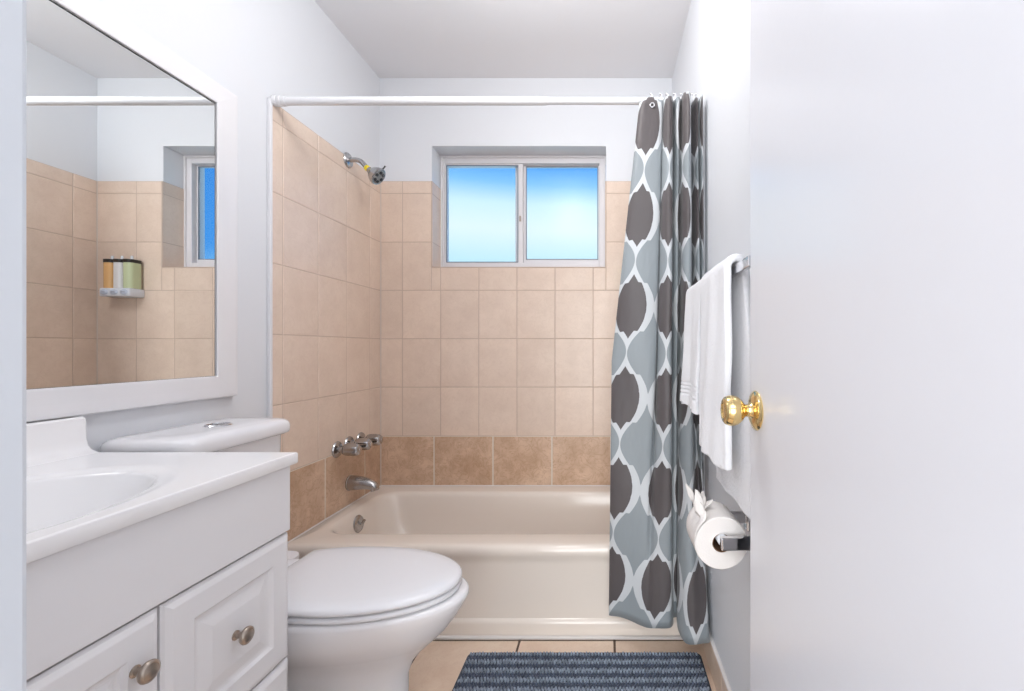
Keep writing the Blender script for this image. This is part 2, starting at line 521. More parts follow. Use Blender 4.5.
def tiles(bm, pos, us, zs, gap, depth, mi, hole=None):
    """pos(u, z, h) -> point h proud of the wall; every tile gets a small eased edge"""
    rects = []
    for a0, a1 in zip(us[:-1], us[1:]):
        for b0, b1 in zip(zs[:-1], zs[1:]):
            rects.append((a0, a1, b0, b1))
    if hole: rects = cut(rects, hole)
    g = gap / 2; e = 0.0018
    for a0, a1, b0, b1 in rects:
        if a1 - a0 < 0.008 or b1 - b0 < 0.008: continue
        a0 += g; a1 -= g; b0 += g; b1 -= g
        jit = random.uniform(-0.0004, 0.0004)
        ring = lambda i, h: [bm.verts.new(pos(u, z, h)) for u, z in ((a0 + i, b0 + i), (a1 - i, b0 + i), (a1 - i, b1 - i), (a0 + i, b1 - i))]
        r0, r1, r2 = ring(0, 0.001), ring(0, depth - e + jit), ring(e, depth + jit)
        for p, q in ((r0, r1), (r1, r2)):
            for i in range(4):
                bm.faces.new((p[i], p[(i + 1) % 4], q[(i + 1) % 4], q[i])).material_index = mi
        bm.faces.new(r2).material_index = mi


def bed(bm, pos, u0, u1, z0, z1, h, mi, hole=None):
    rects = cut([(u0, u1, z0, z1)], hole) if hole else [(u0, u1, z0, z1)]
    for a0, a1, b0, b1 in rects:
        vs_ = [pos(*p) for p in ((a0, b0, 0.0005), (a1, b0, 0.0005), (a1, b1, 0.0005), (a0, b1, 0.0005), (a0, b0, h), (a1, b0, h), (a1, b1, h), (a0, b1, h))]
        v = [bm.verts.new(p) for p in vs_]
        for f in ((0, 1, 2, 3), (4, 5, 6, 7), (0, 1, 5, 4), (1, 2, 6, 5), (2, 3, 7, 6), (3, 0, 4, 7)):
            bm.faces.new([v[i] for i in f]).material_index = mi


ZB0, ZB1 = 0.322, 0.583
ZR = [0.583, 0.8365, 1.088, 1.339, 1.590, 1.842, 1.907]
YT = 1.560
back = lambda u, z, h: Vector((u, YB - h, z))
left = lambda u, z, h: Vector((XL + h, u, z))
right = lambda u, z, h: Vector((XR - h, u, z))
hole = (W0, W1, WZ0, WZ1)

bm = bmesh.new()
bed(bm, back, XL + TT, XR - TT, ZB1, ZR[-1], TT - 0.0015, 1, hole)
tiles(bm, back, lines(XL + TT, XR - TT, -0.067, 0.198), ZR, 0.0032, TT, 0, hole)
bed(bm, back, XL + TT, XR - TT, ZB0, ZB1, TT - 0.001, 3)
tiles(bm, back, lines(XL + TT, XR - TT, -0.587, 0.306), [ZB0, ZB1], 0.0055, TT, 2)
# tiles returning into the window opening, up to the tile top
rl = lambda u, z, h: Vector((W0 + h * 0.5, u, z))
rr = lambda u, z, h: Vector((W1 - h * 0.5, u, z))
for f_ in (rl, rr):
    bed(bm, f_, YB - TT, YB + 0.125, WZ0 + 0.006, ZR[-1], TT - 0.0015, 1)
    tiles(bm, f_, [YB - TT, YB + 0.125], [WZ0 + 0.006, 1.590, 1.842, ZR[-1]], 0.0032, TT, 0)
rs_ = lambda u, z, h: Vector((u, z, WZ0 + h * 0.5))
bed(bm, rs_, W0, W1, YB - TT, YB + 0.125, TT - 0.0015, 1)
tiles(bm, rs_, lines(W0, W1, -0.067, 0.198), [YB - TT, YB + 0.125], 0.0032, TT, 0)
struct(obj('wall_tiles_back', bm, [M['tile'], M['grout'], M['brown_tile'], M['light_grout']]))

for nm, f_ in (('wall_tiles_left', left), ('wall_tiles_right', right)):
    bm = bmesh.new()
    us = lines(YT, YB - TT, 1.612, 0.198)
    bed(bm, f_, YT, YB - TT, ZB1, ZR[-1], TT - 0.0015, 1)
    tiles(bm, f_, us, ZR, 0.0032, TT, 0)
    bed(bm, f_, YT, YB - TT, ZB0, ZB1, TT - 0.001, 3)
    tiles(bm, f_, lines(YT, YB - TT, 1.855, 0.306), [ZB0, ZB1], 0.0055, TT, 2)
    bed(bm, f_, YT, 1.594, 0.002, ZB0, TT - 0.001, 3)
    tiles(bm, f_, [YT, 1.594], [0.002, ZB0], 0.004, TT, 2)
    struct(obj(nm, bm, [M['tile'], M['grout'], M['brown_tile'], M['light_grout']]))
# painted edge strips where the tile stops
for nm, x0, x1 in (('trim_2', XL, XL + 0.013), ('trim_3', XR - 0.013, XR)):
    bm = bmesh.new(); add_box(bm, (x0, YT - 0.014, 0.0 if nm == 'trim_2' else 0.11), (x1, YT - 0.0005, ZR[-1] + 0.004), 0.003)
    struct(obj(nm, bm, M['trim']))
# tiled skirting along the right-hand wall
bm = bmesh.new()
for y0, y1 in ((0.29, 0.62), (0.624, 0.955), (0.959, 1.29), (1.294, 1.545)):
    add_box(bm, (XR - 0.010, y0, 0.001), (XR, y1, 0.100), 0.002, 1)
struct(obj('baseboard_right', bm, M['floor_tile']))
bm = bmesh.new()
add_box(bm, (XR - 0.0108, 0.29, 0.100), (XR, 1.545, 0.106), 0.002, 1)
struct(obj('trim_4', bm, M['caulk']))

for nm, x in (('trim_7', XL + TT), ('trim_8', XR - TT - 0.006)):
    bm = bmesh.new(); add_box(bm, (x + (0.002 if nm == 'trim_8' else 0), YB - TT - 0.004, ZB0 + 0.006), (x + (0.006 if nm == 'trim_8' else 0.004), YB - TT + 0.002, ZR[-1]), 0.002, 1)
    struct(obj(nm, bm, M['corner_caulk']))

# --- window -----------------------------------------------------------------
YW = YB + 0.118
win = bmesh.new()
fx0, fx1, fz0, fz1 = W0 + 0.002, W1 - 0.001, WZ0 + 0.004, WZ1 - 0.001
def frame_rect(bm, x0, x1, z0, z1, wl, wr, wb, wt, y0, y1, bev=0.002):
    add_box(bm, (x0, y0, z0), (x0 + wl, y1, z1), bev); add_box(bm, (x1 - wr, y0, z0), (x1, y1, z1), bev)
    add_box(bm, (x0 + wl, y0, z0), (x1 - wr, y1, z0 + wb), bev); add_box(bm, (x0 + wl, y0, z1 - wt), (x1 - wr, y1, z1), bev)
frame_rect(win, fx0, fx1, fz0, fz1, 0.020, 0.036, 0.046, 0.040, YW, YW + 0.07)
# thin lip round the outside of the frame, against the opening
frame_rect(win, fx0, fx1, fz0, fz1, 0.010, 0.010, 0.012, 0.012, YW - 0.010, YW + 0.003)
window = struct(obj('window_1', win, M['alu']))
XM = -0.479
bm = bmesh.new()      # sliding sash, left, in the front track
frame_rect(bm, fx0 + 0.014, XM + 0.022, fz0 + 0.042, fz1 - 0.036, 0.014, 0.026, 0.008, 0.012, YW + 0.008, YW + 0.028)
obj('sliding_sash', bm, M['alu'], window)
bm = bmesh.new()      # fixed sash, right
frame_rect(bm, XM - 0.024, fx1 - 0.030, fz0 + 0.040, fz1 - 0.034, 0.060, 0.012, 0.030, 0.010, YW + 0.032, YW + 0.054)
obj('fixed_sash', bm, M['alu'], window)
for x0, x1, z0, z1, y in ((fx0 + 0.024, XM + 0.000, fz0 + 0.046, fz1 - 0.044, YW + 0.018), (XM + 0.032, fx1 - 0.040, fz0 + 0.066, fz1 - 0.042, YW + 0.043)):
    bm = bmesh.new(); add_box(bm, (x0, y - 0.0025, z0), (x1, y + 0.0025, z1))
    obj('frosted_pane', bm, M['frosted'], window)
bm = bmesh.new()      # dark glazing gaskets and the shadow track
for x0, x1, z0, z1, y in ((fx0 + 0.027, XM - 0.003, fz0 + 0.049, fz1 - 0.047, YW + 0.006), (XM + 0.035, fx1 - 0.043, fz0 + 0.069, fz1 - 0.044, YW + 0.0305)):
    frame_rect(bm, x0, x1, z0, z1, 0.004, 0.004, 0.004, 0.004, y, y + 0.006, 0)
obj('glazing_gasket', bm, simple('grey_gasket', (0.22, 0.24, 0.29), 0.6), window)
bm = bmesh.new()
add_box(bm, (XM + 0.003, YW + 0.000, 1.735), (XM + 0.013, YW + 0.008, 1.765), 0.002)
obj('latch', bm, M['nickel'], window)

# --- door, standing open along the right-hand wall ----------------------------
DX = 0.265
bm = bmesh.new(); add_box(bm, (DX, 0.205, 0.012), (DX + 0.035, 0.819, 2.035), 0.0025)
door = struct(obj('door_1', bm, M['door']))
KY, KZ = 0.783, 0.930
bm = bmesh.new()
add_lathe(bm, (DX, KY, KZ), (-1, 0, 0), [(0.0, 0), (0.034, 0.0), (0.035, 0.002), (0.033, 0.005), (0.026, 0.008), (0.020, 0.0095), (0.0, 0.0095)], 48)
obj('rosette', bm, M['brass'], door, True)
bm = bmesh.new()
add_lathe(bm, (DX, KY, KZ), (-1, 0, 0), [(0.0, 0.006), (0.016, 0.008), (0.0115, 0.013), (0.0105, 0.020), (0.014, 0.024), (0.019, 0.027), (0.0245, 0.034), (0.0270, 0.042), (0.0265, 0.049), (0.0245, 0.054), (0.0235, 0.056), (0.020, 0.0585), (0.016, 0.059), (0.0145, 0.057), (0.0, 0.0565)], 48)
obj('door_knob', bm, M['brass'], door, True, 50)
bm = bmesh.new(); add_box(bm, (DX + 0.006, 0.818, KZ - 0.028), (DX + 0.029, 0.8205, KZ + 0.028), 0.001)
obj('latch_plate', bm, M['brass'], door)

# ------------------------------------------------------------------ bathtub
tub = thing('bathtub', 'almond enamelled bathtub built into the tiled alcove under the window', 'bathtub', (-0.418, 1.95, 0))
TX0, TX1, TY0, TY1 = XL + TT + 0.001, XR - TT - 0.001, 1.612, YB - TT - 0.001
RZ = 0.325
bm = bmesh.new()
lo = []
def L_(dy, z, r=0.006): lo.append(rrect(TX0, TX1, TY0 + dy, TY1, r, z, 8))
L_(-0.014, 0.001); L_(-0.014, 0.048); L_(-0.011, 0.056); L_(-0.001, 0.062); L_(0.000, 0.085)
L_(0.003, 0.255); L_(0.001, 0.275); L_(-0.004, 0.286); L_(-0.005, 0.300); L_(-0.003, 0.312); L_(0.003, 0.320); L_(0.012, RZ - 0.001); L_(0.022, RZ)
def I_(dx0, dx1, y0, y1, z, r): lo.append(rrect(TX0 + dx0, TX1 - dx1, y0, y1, r, z, 8))
I_(0.052, 0.052, 1.708, 2.226, RZ, 0.10)
I_(0.060, 0.060, 1.716, 2.218, RZ - 0.002, 0.10)
I_(0.068, 0.068, 1.724, 2.210, RZ - 0.010, 0.10)
I_(0.074, 0.078, 1.730, 2.204, RZ - 0.026, 0.10)
I_(0.085, 0.120, 1.738, 2.196, 0.22, 0.11)
I_(0.110, 0.190, 1.752, 2.180, 0.13, 0.12)
I_(0.140, 0.240, 1.775, 2.155, 0.085, 0.13)
I_(0.190, 0.290, 1.82, 2.11, 0.068, 0.12)
bm_loft(bm, lo, True, True)
obj('tub_shell', bm, M['tub'], tub, True, 50)
bm = bmesh.new()       # overflow plate with its lever, on the tap end
OX = TX0 + 0.080
add_lathe(bm, (OX - 0.004, 1.958, 0.266), (1, 0, 0.12), [(0, 0), (0.037, 0.0), (0.038, 0.004), (0.034, 0.009), (0.022, 0.013), (0.0, 0.014)], 40)
add_tube(bm, [(OX + 0.008, 1.958, 0.266), (OX + 0.020, 1.958, 0.270), (OX + 0.026, 1.958, 0.284)], [0.005, 0.005, 0.006], 12)
obj('overflow_plate', bm, M['worn_chrome'], tub, True, 45)
bm = bmesh.new(); add_lathe(bm, (-0.93, 1.965, 0.066), (0, 0, 1), [(0, 0), (0.034, 0.0), (0.034, 0.004), (0.026, 0.006), (0.0, 0.004)], 32)
obj('drain', bm, M['worn_chrome'], tub, True)
bm = bmesh.new(); add_box(bm, (XL + 0.012, 1.584, 0.0), (XR - 0.012, TY0 - 0.0135, 0.009), 0.003)
struct(obj('trim_5', bm, M['caulk']))   # bead of caulk along the tub
bm = bmesh.new()
add_box(bm, (TX0, TY1 - 0.006, RZ - 0.001), (TX1, YB - TT, RZ + 0.004), 0.002); add_box(bm, (XL + TT, TY0 + 0.012, RZ - 0.001), (TX0 + 0.006, TY1, RZ + 0.004), 0.002)
struct(obj('trim_6', bm, M['caulk']))

# ------------------------------------------------------------------ taps, spout, shower
WX = XL + TT
for i, (y, lab) in enumerate(((1.932, 'chrome tap nearest the camera of the row of three above the tub spout'),
                              (2.022, 'middle chrome tap of the row of three above the tub spout'),
                              (2.118, 'chrome tap nearest the corner of the row of three above the tub spout'))):
    z = 0.599 + (0.004 if i else 0.0)
    t = thing('tub_tap', lab, 'tap', (WX, y, z), 'three taps above the tub spout')
    bm = bmesh.new()
    add_lathe(bm, (WX, y, z), (1, 0, 0), [(0, 0), (0.035, 0), (0.036, 0.003), (0.033, 0.008), (0.020, 0.011), (0.013, 0.013), (0.0125, 0.045), (0, 0.045)], 36)
    obj('escutcheon', bm, M['worn_chrome'], t, True)
    bm = bmesh.new()     # fluted handle
    n = 48; rings = []
    for r, h in ((0.016, 0.032), (0.024, 0.036), (0.0275, 0.046), (0.028, 0.072), (0.026, 0.090), (0.021, 0.098), (0.012, 0.102), (0.0, 0.103)):
        if r == 0: rings.append([bm.verts.new((WX + h, y, z))]); continue
        fl = 0.16 if 0.045 < h < 0.097 else 0.05
        rings.append([bm.verts.new((WX + h, y + r * (1 - fl * (0.5 + 0.5 * math.cos(6 * a))) * math.cos(a), z + r * (1 - fl * (0.5 + 0.5 * math.cos(6 * a))) * math.sin(a))) for a in (2 * PI * k / n for k in range(n))])
    for a, b_ in zip(rings[:-1], rings[1:]):
        for k in range(n):
            j = (k + 1) % n
            if len(b_) == 1: bm.faces.new((a[k], a[j], b_[0]))
            else: bm.faces.new((a[k], a[j], b_[j], b_[k]))
    bm.faces.new(rings[0])
    obj('tap_handle', bm, M['worn_chrome'], t, True, 60)
    bm = bmesh.new(); add_lathe(bm, (WX + 0.1025, y, z), (1, 0, 0), [(0, 0), (0.009, 0), (0.0085, 0.0025), (0, 0.003)], 24)
    obj('index_button', bm, M['chrome'], t, True)

sp = thing('tub_spout', 'chrome bath spout on the stone tiles below the three taps', 'spout', (WX, 2.03, 0.425))
bm = bmesh.new()
pts = catmull([(WX, 0), (WX + 0.04, 0.0), (WX + 0.075, -0.003), (WX + 0.098, -0.009), (WX + 0.112, -0.018), (WX + 0.117, -0.034)], 6)
cr = catmull([(0.0335,), (0.031,), (0.026,), (0.0225,), (0.0205,), (0.018,)], 6)
add_tube(bm, [(x, 2.03, 0.425 + dz) for x, dz in pts], [r[0] for r in cr], 28)
obj('spout_body', bm, M['worn_chrome'], sp, True, 60)
bm = bmesh.new(); add_lathe(bm, (WX, 2.03, 0.425), (1, 0, 0), [(0, 0), (0.0345, 0), (0.035, 0.004), (0.033, 0.006), (0, 0.006)], 32)
obj('collar', bm, M['worn_chrome'], sp, True)

sh = thing('wall_shower', 'chrome shower head on a bent arm at the top of the left tiles', 'shower', (XL, 2.015, 1.890))
SY, SZ = 2.015, 1.890
bm = bmesh.new(); add_lathe(bm, (WX, SY, SZ), (1, 0, 0), [(0, 0.0), (0.034, 0.0), (0.034, 0.003), (0.030, 0.008), (0.016, 0.012), (0, 0.013)], 36)
obj('flange', bm, M['worn_chrome'], sh, True)
bm = bmesh.new()
arm = catmull([(WX + 0.004, 0, 0), (WX + 0.036, 0, 0.002), (WX + 0.058, 0, -0.004), (WX + 0.076, -0.004, -0.020), (WX + 0.092, -0.010, -0.040)], 7)
add_tube(bm, [(x, SY + dy, SZ + dz) for x, dy, dz in arm], 0.0105, 18)
obj('shower_arm', bm, M['worn_chrome'], sh, True)
A = Vector((WX + 0.088, SY - 0.009, SZ - 0.035)); AX = Vector((0.80, -0.02, -0.62)).normalized()
bm = bmesh.new(); add_lathe(bm, A, AX, [(0.0, 0.0), (0.0120, 0.0), (0.0130, 0.003), (0.0130, 0.014), (0.012, 0.017), (0, 0.017)], 24)
obj('flow_collar', bm, M['yellow'], sh, True)
B = A + AX * 0.016
bm = bmesh.new()
add_lathe(bm, B, AX, [(0, 0), (0.013, 0.0), (0.015, 0.006), (0.014, 0.010), (0.019, 0.014), (0.030, 0.027), (0.038, 0.041), (0.0405, 0.049), (0.040, 0.057), (0.037, 0.0595), (0.030, 0.0585), (0, 0.0575)], 40)
obj('shower_head_body', bm, M['worn_chrome'], sh, True, 40)
ax_x, ax_y, _z = frame_of(AX)
bm = bmesh.new(); add_lathe(bm, B + AX * 0.0570, AX, [(0, 0), (0.034, 0), (0.0335, 0.002), (0, 0.0025)], 36)
obj('spray_face', bm, M['face'], sh, True)
for k in range(6):      # dark nozzle pads
    a = 2 * PI * k / 6
    c = B + AX * 0.0590 + (ax_x * math.cos(a) + ax_y * math.sin(a)) * 0.022
    bm = bmesh.new(); add_lathe(bm, c, AX, [(0, 0), (0.0075, 0), (0.007, 0.004), (0, 0.005)], 18)
    obj('nozzle', bm, M['dark_metal'], sh, True)
bm = bmesh.new()
r_ = ax_x * 0.04
lev = (Vector((1, 0, 0.2)) - AX * Vector((1, 0, 0.2)).dot(AX)).normalized()
add_tube(bm, [B + AX * 0.050 + lev * 0.037, B + AX * 0.050 + lev * 0.050, B + AX * 0.050 + lev * 0.058], [0.0035, 0.003, 0.0038], 10)
obj('spray_lever', bm, M['dark_metal'], sh, True)

# ------------------------------------------------------------------ curtain rod and curtain
RODY, RODZ = 1.568, 1.910
rod = thing('curtain_rod', 'white tension rod spanning the tub alcove above the shower curtain', 'curtain rod', (-0.418, RODY, RODZ))
bm = bmesh.new(); add_lathe(bm, (-0.21, RODY, RODZ), (-1, 0, 0), [(0, 0), (0.0130, 0), (0.0140, 0.003), (0.0140, 0.925), (0.0, 0.925)], 28)
obj('outer_tube', bm, M['rod'], rod, True)
bm = bmesh.new(); add_lathe(bm, (-0.215, RODY, RODZ), (1, 0, 0), [(0, 0), (0.0120, 0), (0.0120, 0.522), (0, 0.522)], 28)
obj('inner_tube', bm, M['rod'], rod, True)
for x, d in ((WX, 1), (XR - TT, -1)):
    bm = bmesh.new()
    add_lathe(bm, (x, RODY, RODZ), (d, 0, 0), [(0, 0), (0.0175, 0), (0.0185, 0.004), (0.0185, 0.013), (0.0165, 0.015), (0.0178, 0.018), (0.0178, 0.028), (0.0160, 0.030), (0.0168, 0.033), (0.0160, 0.044), (0, 0.044)], 28)
    obj('end_cap', bm, M['rod'], rod, True)

cur = thing('shower_curtain', 'shower curtain with a taupe, grey and white ogee print gathered at the right end', 'shower curtain', (0.2, 1.52, 0.10))
f = 445.0
def row(spec):
    """spec: (x, depth, u) knots along the cloth"""
    return catmull(spec, 10)
# knots: position across, depth into the room, metres of cloth
TOP = [(0.116, 1.560, -0.045), (0.128, 1.548, -0.028), (0.158, 1.546, 0.005), (0.186, 1.548, 0.048), (0.196, 1.556, 0.070), (0.198, 1.570, 0.092),
       (0.200, 1.548, 0.120), (0.212, 1.525, 0.150), (0.226, 1.536, 0.180), (0.229, 1.572, 0.205), (0.233, 1.574, 0.225), (0.238, 1.540, 0.250), (0.246, 1.532, 0.270),
       (0.254, 1.548, 0.290), (0.258, 1.552, 0.300), (0.262, 1.520, 0.325), (0.275, 1.503, 0.350), (0.285, 1.524, 0.385), (0.290, 1.566, 0.425), (0.296, 1.572, 0.455), (0.302, 1.548, 0.480), (0.309, 1.532, 0.500),
       (0.313, 1.550, 0.530), (0.316, 1.570, 0.555), (0.320, 1.540, 0.590), (0.326, 1.530, 0.625), (0.331, 1.548, 0.660)]
MID = [(0.020, 1.552, -0.050), (0.036, 1.540, -0.032), (0.080, 1.528, 0.012), (0.130, 1.524, 0.060), (0.168, 1.532, 0.096), (0.176, 1.548, 0.108),
       (0.178, 1.530, 0.125), (0.197, 1.510, 0.155), (0.220, 1.514, 0.185), (0.226, 1.556, 0.218), (0.230, 1.562, 0.230), (0.238, 1.548, 0.250), (0.248, 1.545, 0.270),
       (0.254, 1.566, 0.290), (0.258, 1.566, 0.300), (0.258, 1.525, 0.330), (0.270, 1.500, 0.355), (0.288, 1.508, 0.390), (0.297, 1.555, 0.425), (0.302, 1.562, 0.455), (0.304, 1.530, 0.480), (0.314, 1.508, 0.510),
       (0.320, 1.535, 0.540), (0.322, 1.560, 0.565), (0.323, 1.540, 0.600), (0.328, 1.520, 0.635), (0.332, 1.525, 0.660)]
LOW = [(0.010, 1.556, 0.004), (0.022, 1.548, 0.018), (0.056, 1.538, 0.053), (0.086, 1.526, 0.083), (0.118, 1.506, 0.115), (0.140, 1.492, 0.138),
       (0.158, 1.485, 0.158), (0.190, 1.478, 0.190), (0.215, 1.484, 0.215), (0.228, 1.510, 0.235), (0.232, 1.545, 0.255), (0.236, 1.550, 0.270), (0.242, 1.552, 0.280),
       (0.248, 1.550, 0.295), (0.242, 1.520, 0.330), (0.240, 1.470, 0.375), (0.252, 1.425, 0.425), (0.276, 1.408, 0.470), (0.304, 1.408, 0.505), (0.329, 1.418, 0.545), (0.333, 1.450, 0.570), (0.330, 1.475, 0.590),
       (0.330, 1.49, 0.605), (0.331, 1.505, 0.615), (0.331, 1.515, 0.63), (0.332, 1.525, 0.645), (0.332, 1.530, 0.660)]
TOP = [(x, y - 0.026, u) for x, y, u in TOP]; MID = [(x, y - 0.014 + (0.022 if y > 1.543 and x > 0.17 else -0.008 if x > 0.18 else 0.0), u) for x, y, u in MID]
rt, rm, rb = row(TOP), row(MID), row(LOW)
NZ = 70
bm = bmesh.new()
uvl = bm.loops.layers.uv.new('cloth')
grid = []
ZT, ZH = 1.893, 0.105
for k in range(NZ + 1):
    w = k / NZ
    ring = []
    for i in range(len(rt)):
        if w < 0.5:
            s = w / 0.5; a, b_ = rt[i], rm[i]
        else:
            s = (w - 0.5) / 0.5; a, b_ = rm[i], rb[i]
        # blend in straight hangs with a little ease so the hem keeps its spread
        p = [a[j] * (1 - s) + b_[j] * s for j in range(3)]
        zt = ZT + 0.004 * math.cos(p[2] * 60)
        zh = ZH - 0.02 * max(0, (p[2] - 0.3)) + 0.004 * math.sin(p[2] * 40)
        z = zt + (zh - zt) * w
        wob = 0.0035 * math.sin(z * 9 + p[2] * 23) * min(1, w * 3) * min(1, (1.02 - w) * 4)
        v = bm.verts.new((min(p[0], XR - 0.011), p[1] + wob, z))
        ring.append((v, p[2], ZT + (ZH - ZT) * w))
    grid.append(ring)
for k in range(NZ):
    for i in range(len(rt) - 1):
        q = [grid[k][i], grid[k][i + 1], grid[k + 1][i + 1], grid[k + 1][i]]
        fc = bm.faces.new([t_[0] for t_ in q])
        for lp, t_ in zip(fc.loops, q):
            lp[uvl].uv = (t_[1], t_[2])
cloth = obj('curtain_cloth', bm, M['curtain'], cur, True, None)
md = cloth.modifiers.new('thickness', 'SOLIDIFY'); md.thickness = 0.0012; md.offset = 0
# rings over the rod, one at each pleat, each with a clear bead through its eyelet
for x in (0.156, 0.190, 0.212, 0.238, 0.262, 0.286, 0.300, 0.314):
    bm = bmesh.new(); add_ring(bm, (x, RODY - 0.006, RODZ - 0.008), (1, 0.12, 0), 0.0265, 0.0022, 28, 8)
    rg = obj('curtain_ring', bm, M['clear_plastic'], cur, True, None)
    for dx_, dy_, dz_ in ((0.0, -0.004, 0.027), (0.004, -0.012, 0.025), (-0.004, 0.006, 0.026)):
        pass
    bm = bmesh.new()
    for q in range(5):
        a = PI / 2 + (q - 2) * 0.42
        tmp = bmesh.new(); bmesh.ops.create_icosphere(tmp, subdivisions=2, radius=0.0042)
        merge(bm, tmp, 0, Matrix.Translation((x, RODY - 0.006 - math.cos(a) * 0.0265, RODZ - 0.008 + math.sin(a) * 0.0265)))
    obj('roller_bead', bm, M['chrome'], rg, True, None)
bm = bmesh.new(); add_ring(bm, (0.158, 1.517, 1.868), (0, 1, 0), 0.0070, 0.0024, 24, 8)
obj('eyelet', bm, M['chrome'], cur, True, None)

# ------------------------------------------------------------------ vanity
CX0, CXF, CY0, CY1, CZ = XL + 0.001, -0.682, 0.285, 0.985, 0.810
van = thing('vanity_cabinet', 'white vanity cabinet with raised-panel door and drawers under the sink top', 'cabinet', (-0.94, 0.63, 0))
CF = -0.697            # carcass front; fronts stand 18 mm proud... of it
CE = 0.974
bm = bmesh.new()
ZC = CZ - 0.026
add_box(bm, (XL + 0.002, CY0 + 0.004, 0.001), (CF - 0.014, CY0 + 0.020, ZC)); add_box(bm, (XL + 0.002, CE - 0.016, 0.001), (CF - 0.014, CE, ZC), 0.001)
add_box(bm, (XL + 0.002, CY0 + 0.020, 0.09), (XL + 0.012, CE - 0.016, ZC)); add_box(bm, (XL + 0.012, CY0 + 0.020, 0.09), (CF - 0.014, CE - 0.016, 0.105))
add_box(bm, (CF - 0.030, CY0 + 0.020, 0.105), (CF - 0.014, CE - 0.016, ZC)); add_box(bm, (CF - 0.085, CY0 + 0.020, 0.001), (CF - 0.07, CE - 0.016, 0.09))
obj('carcass', bm, M['cabinet'], van)


def panel(bm, y0, y1, z0, z1, x, t, raised=True):
    """a front facing +X with bevelled edge, sunk moulding and raised field"""
    def rect(i, h): return [Vector((x + h, a, b_)) for a, b_ in ((y0 + i, z0 + i), (y1 - i, z0 + i), (y1 - i, z1 - i), (y0 + i, z1 - i))]
    prof = [(0, -t), (0, -0.008), (0.004, -0.004), (0.012, -0.0005), (0.014, 0.0)]
    if raised:
        prof += [(0.050, 0.0), (0.056, -0.005), (0.060, -0.006), (0.064, -0.006), (0.084, -0.0015), (0.087, -0.001)]
    rs = [[bm.verts.new(p) for p in rect(i, h)] for i, h in prof]
    for a, b_ in zip(rs[:-1], rs[1:]):
        for i in range(4):
            bm.faces.new((a[i], a[(i + 1) % 4], b_[(i + 1) % 4], b_[i]))
    bm.faces.new(rs[0]); bm.faces.new(rs[-1])


FX = -0.690
bm = bmesh.new(); add_box(bm, (CF - 0.013, CY0 + 0.006, 0.643), (FX - 0.001, CE, CZ - 0.027), 0.0015)
obj('apron_panel', bm, M['cabinet'], van)
YDV = 0.694


def knob(y, z, parent):
    bm = bmesh.new()
    add_lathe(bm, (FX - 0.001, y, z), (1, 0, 0), [(0, 0), (0.0085, 0), (0.0085, 0.002), (0.0055, 0.004), (0.005, 0.012), (0.008, 0.015), (0.0145, 0.018), (0.0158, 0.021), (0.0150, 0.024), (0.0115, 0.026), (0.0105, 0.0255), (0.006, 0.0275), (0, 0.028)], 36)
    k = obj('knob', bm, M['nickel'], parent, True, 50)
    return k


for y0, y1, z0, z1, nm, ky, kz in ((YDV + 0.002, CE, 0.368, 0.637, 'drawer', 0.830, 0.504), (YDV + 0.002, CE, 0.110, 0.364, 'drawer', 0.834, 0.237),
                                   (CY0 + 0.008, YDV - 0.002, 0.110, 0.637, 'door', 0.652, 0.566)):
    bm = bmesh.new(); panel(bm, y0, y1, z0, z1, FX, 0.0185)
    d = obj(nm, bm, M['cabinet'], van)
    knob(ky, kz, d)
bm = bmesh.new()
add_box(bm, (CF - 0.0135, CY0 + 0.006, 0.60), (CF - 0.008, CE - 0.002, 0.66)); add_box(bm, (CF - 0.0135, YDV - 0.01, 0.1), (CF - 0.008, YDV + 0.01, 0.64))
obj('gap_shade_strip', bm, M['cabinet_dark'], van)  # dark strips standing in for the shade between the fronts

top = thing('sink_countertop', 'white moulded countertop with an oval basin on top of the vanity', 'countertop', (-0.93, 0.635, CZ - 0.025))
bm = bmesh.new()
# grid top with an oval bowl pressed into it
NXg, NYg = 130, 180
bx, by, ra, rb_ = -0.905, 0.610, 0.168, 0.232
def top_z(x, y):
    d = math.hypot((x - bx) / ra, (y - by) / rb_)
    if d >= 1.16: z = 0.0
    elif d >= 1.0:
        t = (1.16 - d) / 0.16; z = -0.006 * (3 * t * t - 2 * t ** 3)
    else:
        z = -0.006 - 0.115 * (1 - d ** 2.6)
    return CZ + z
gv = []
for i in range(NXg + 1):
    rowv = []
    for j in range(NYg + 1):
        x = CX0 + 0.0 + (CXF - 0.003 - CX0) * i / NXg; y = CY0 + (CY1 - 0.003 - CY0) * j / NYg
        rowv.append(bm.verts.new((x, y, top_z(x, y))))
    gv.append(rowv)
for i in range(NXg):
    for j in range(NYg):
        bm.faces.new((gv[i][j], gv[i + 1][j], gv[i + 1][j + 1], gv[i][j + 1]))
# rounded edge and skirt round the outside
rim = [gv[i][0] for i in range(NXg + 1)] + [gv[NXg][j] for j in range(1, NYg + 1)] + [gv[i][NYg] for i in range(NXg - 1, -1, -1)] + [gv[0][j] for j in range(NYg - 1, 0, -1)]
prevr = rim
for out, dz in ((0.0022, -0.0012), (0.003, -0.004), (0.003, -0.022), (0.0015, -0.0245), (-0.02, -0.0245)):
    ring = []
    for v in rim:
        x, y = v.co.x, v.co.y
        nx = out if x > CXF - 0.004 else 0; ny = out if y > CY1 - 0.004 else 0
        ring.append(bm.verts.new((x + nx, y + ny, CZ + dz)))
    for a in range(len(rim)):
        b_ = (a + 1) % len(rim)
        bm.faces.new((prevr[a], prevr[b_], ring[b_], ring[a]))
    prevr = ring
obj('basin_top', bm, M['counter'], top, True, 40)
bm = bmesh.new()
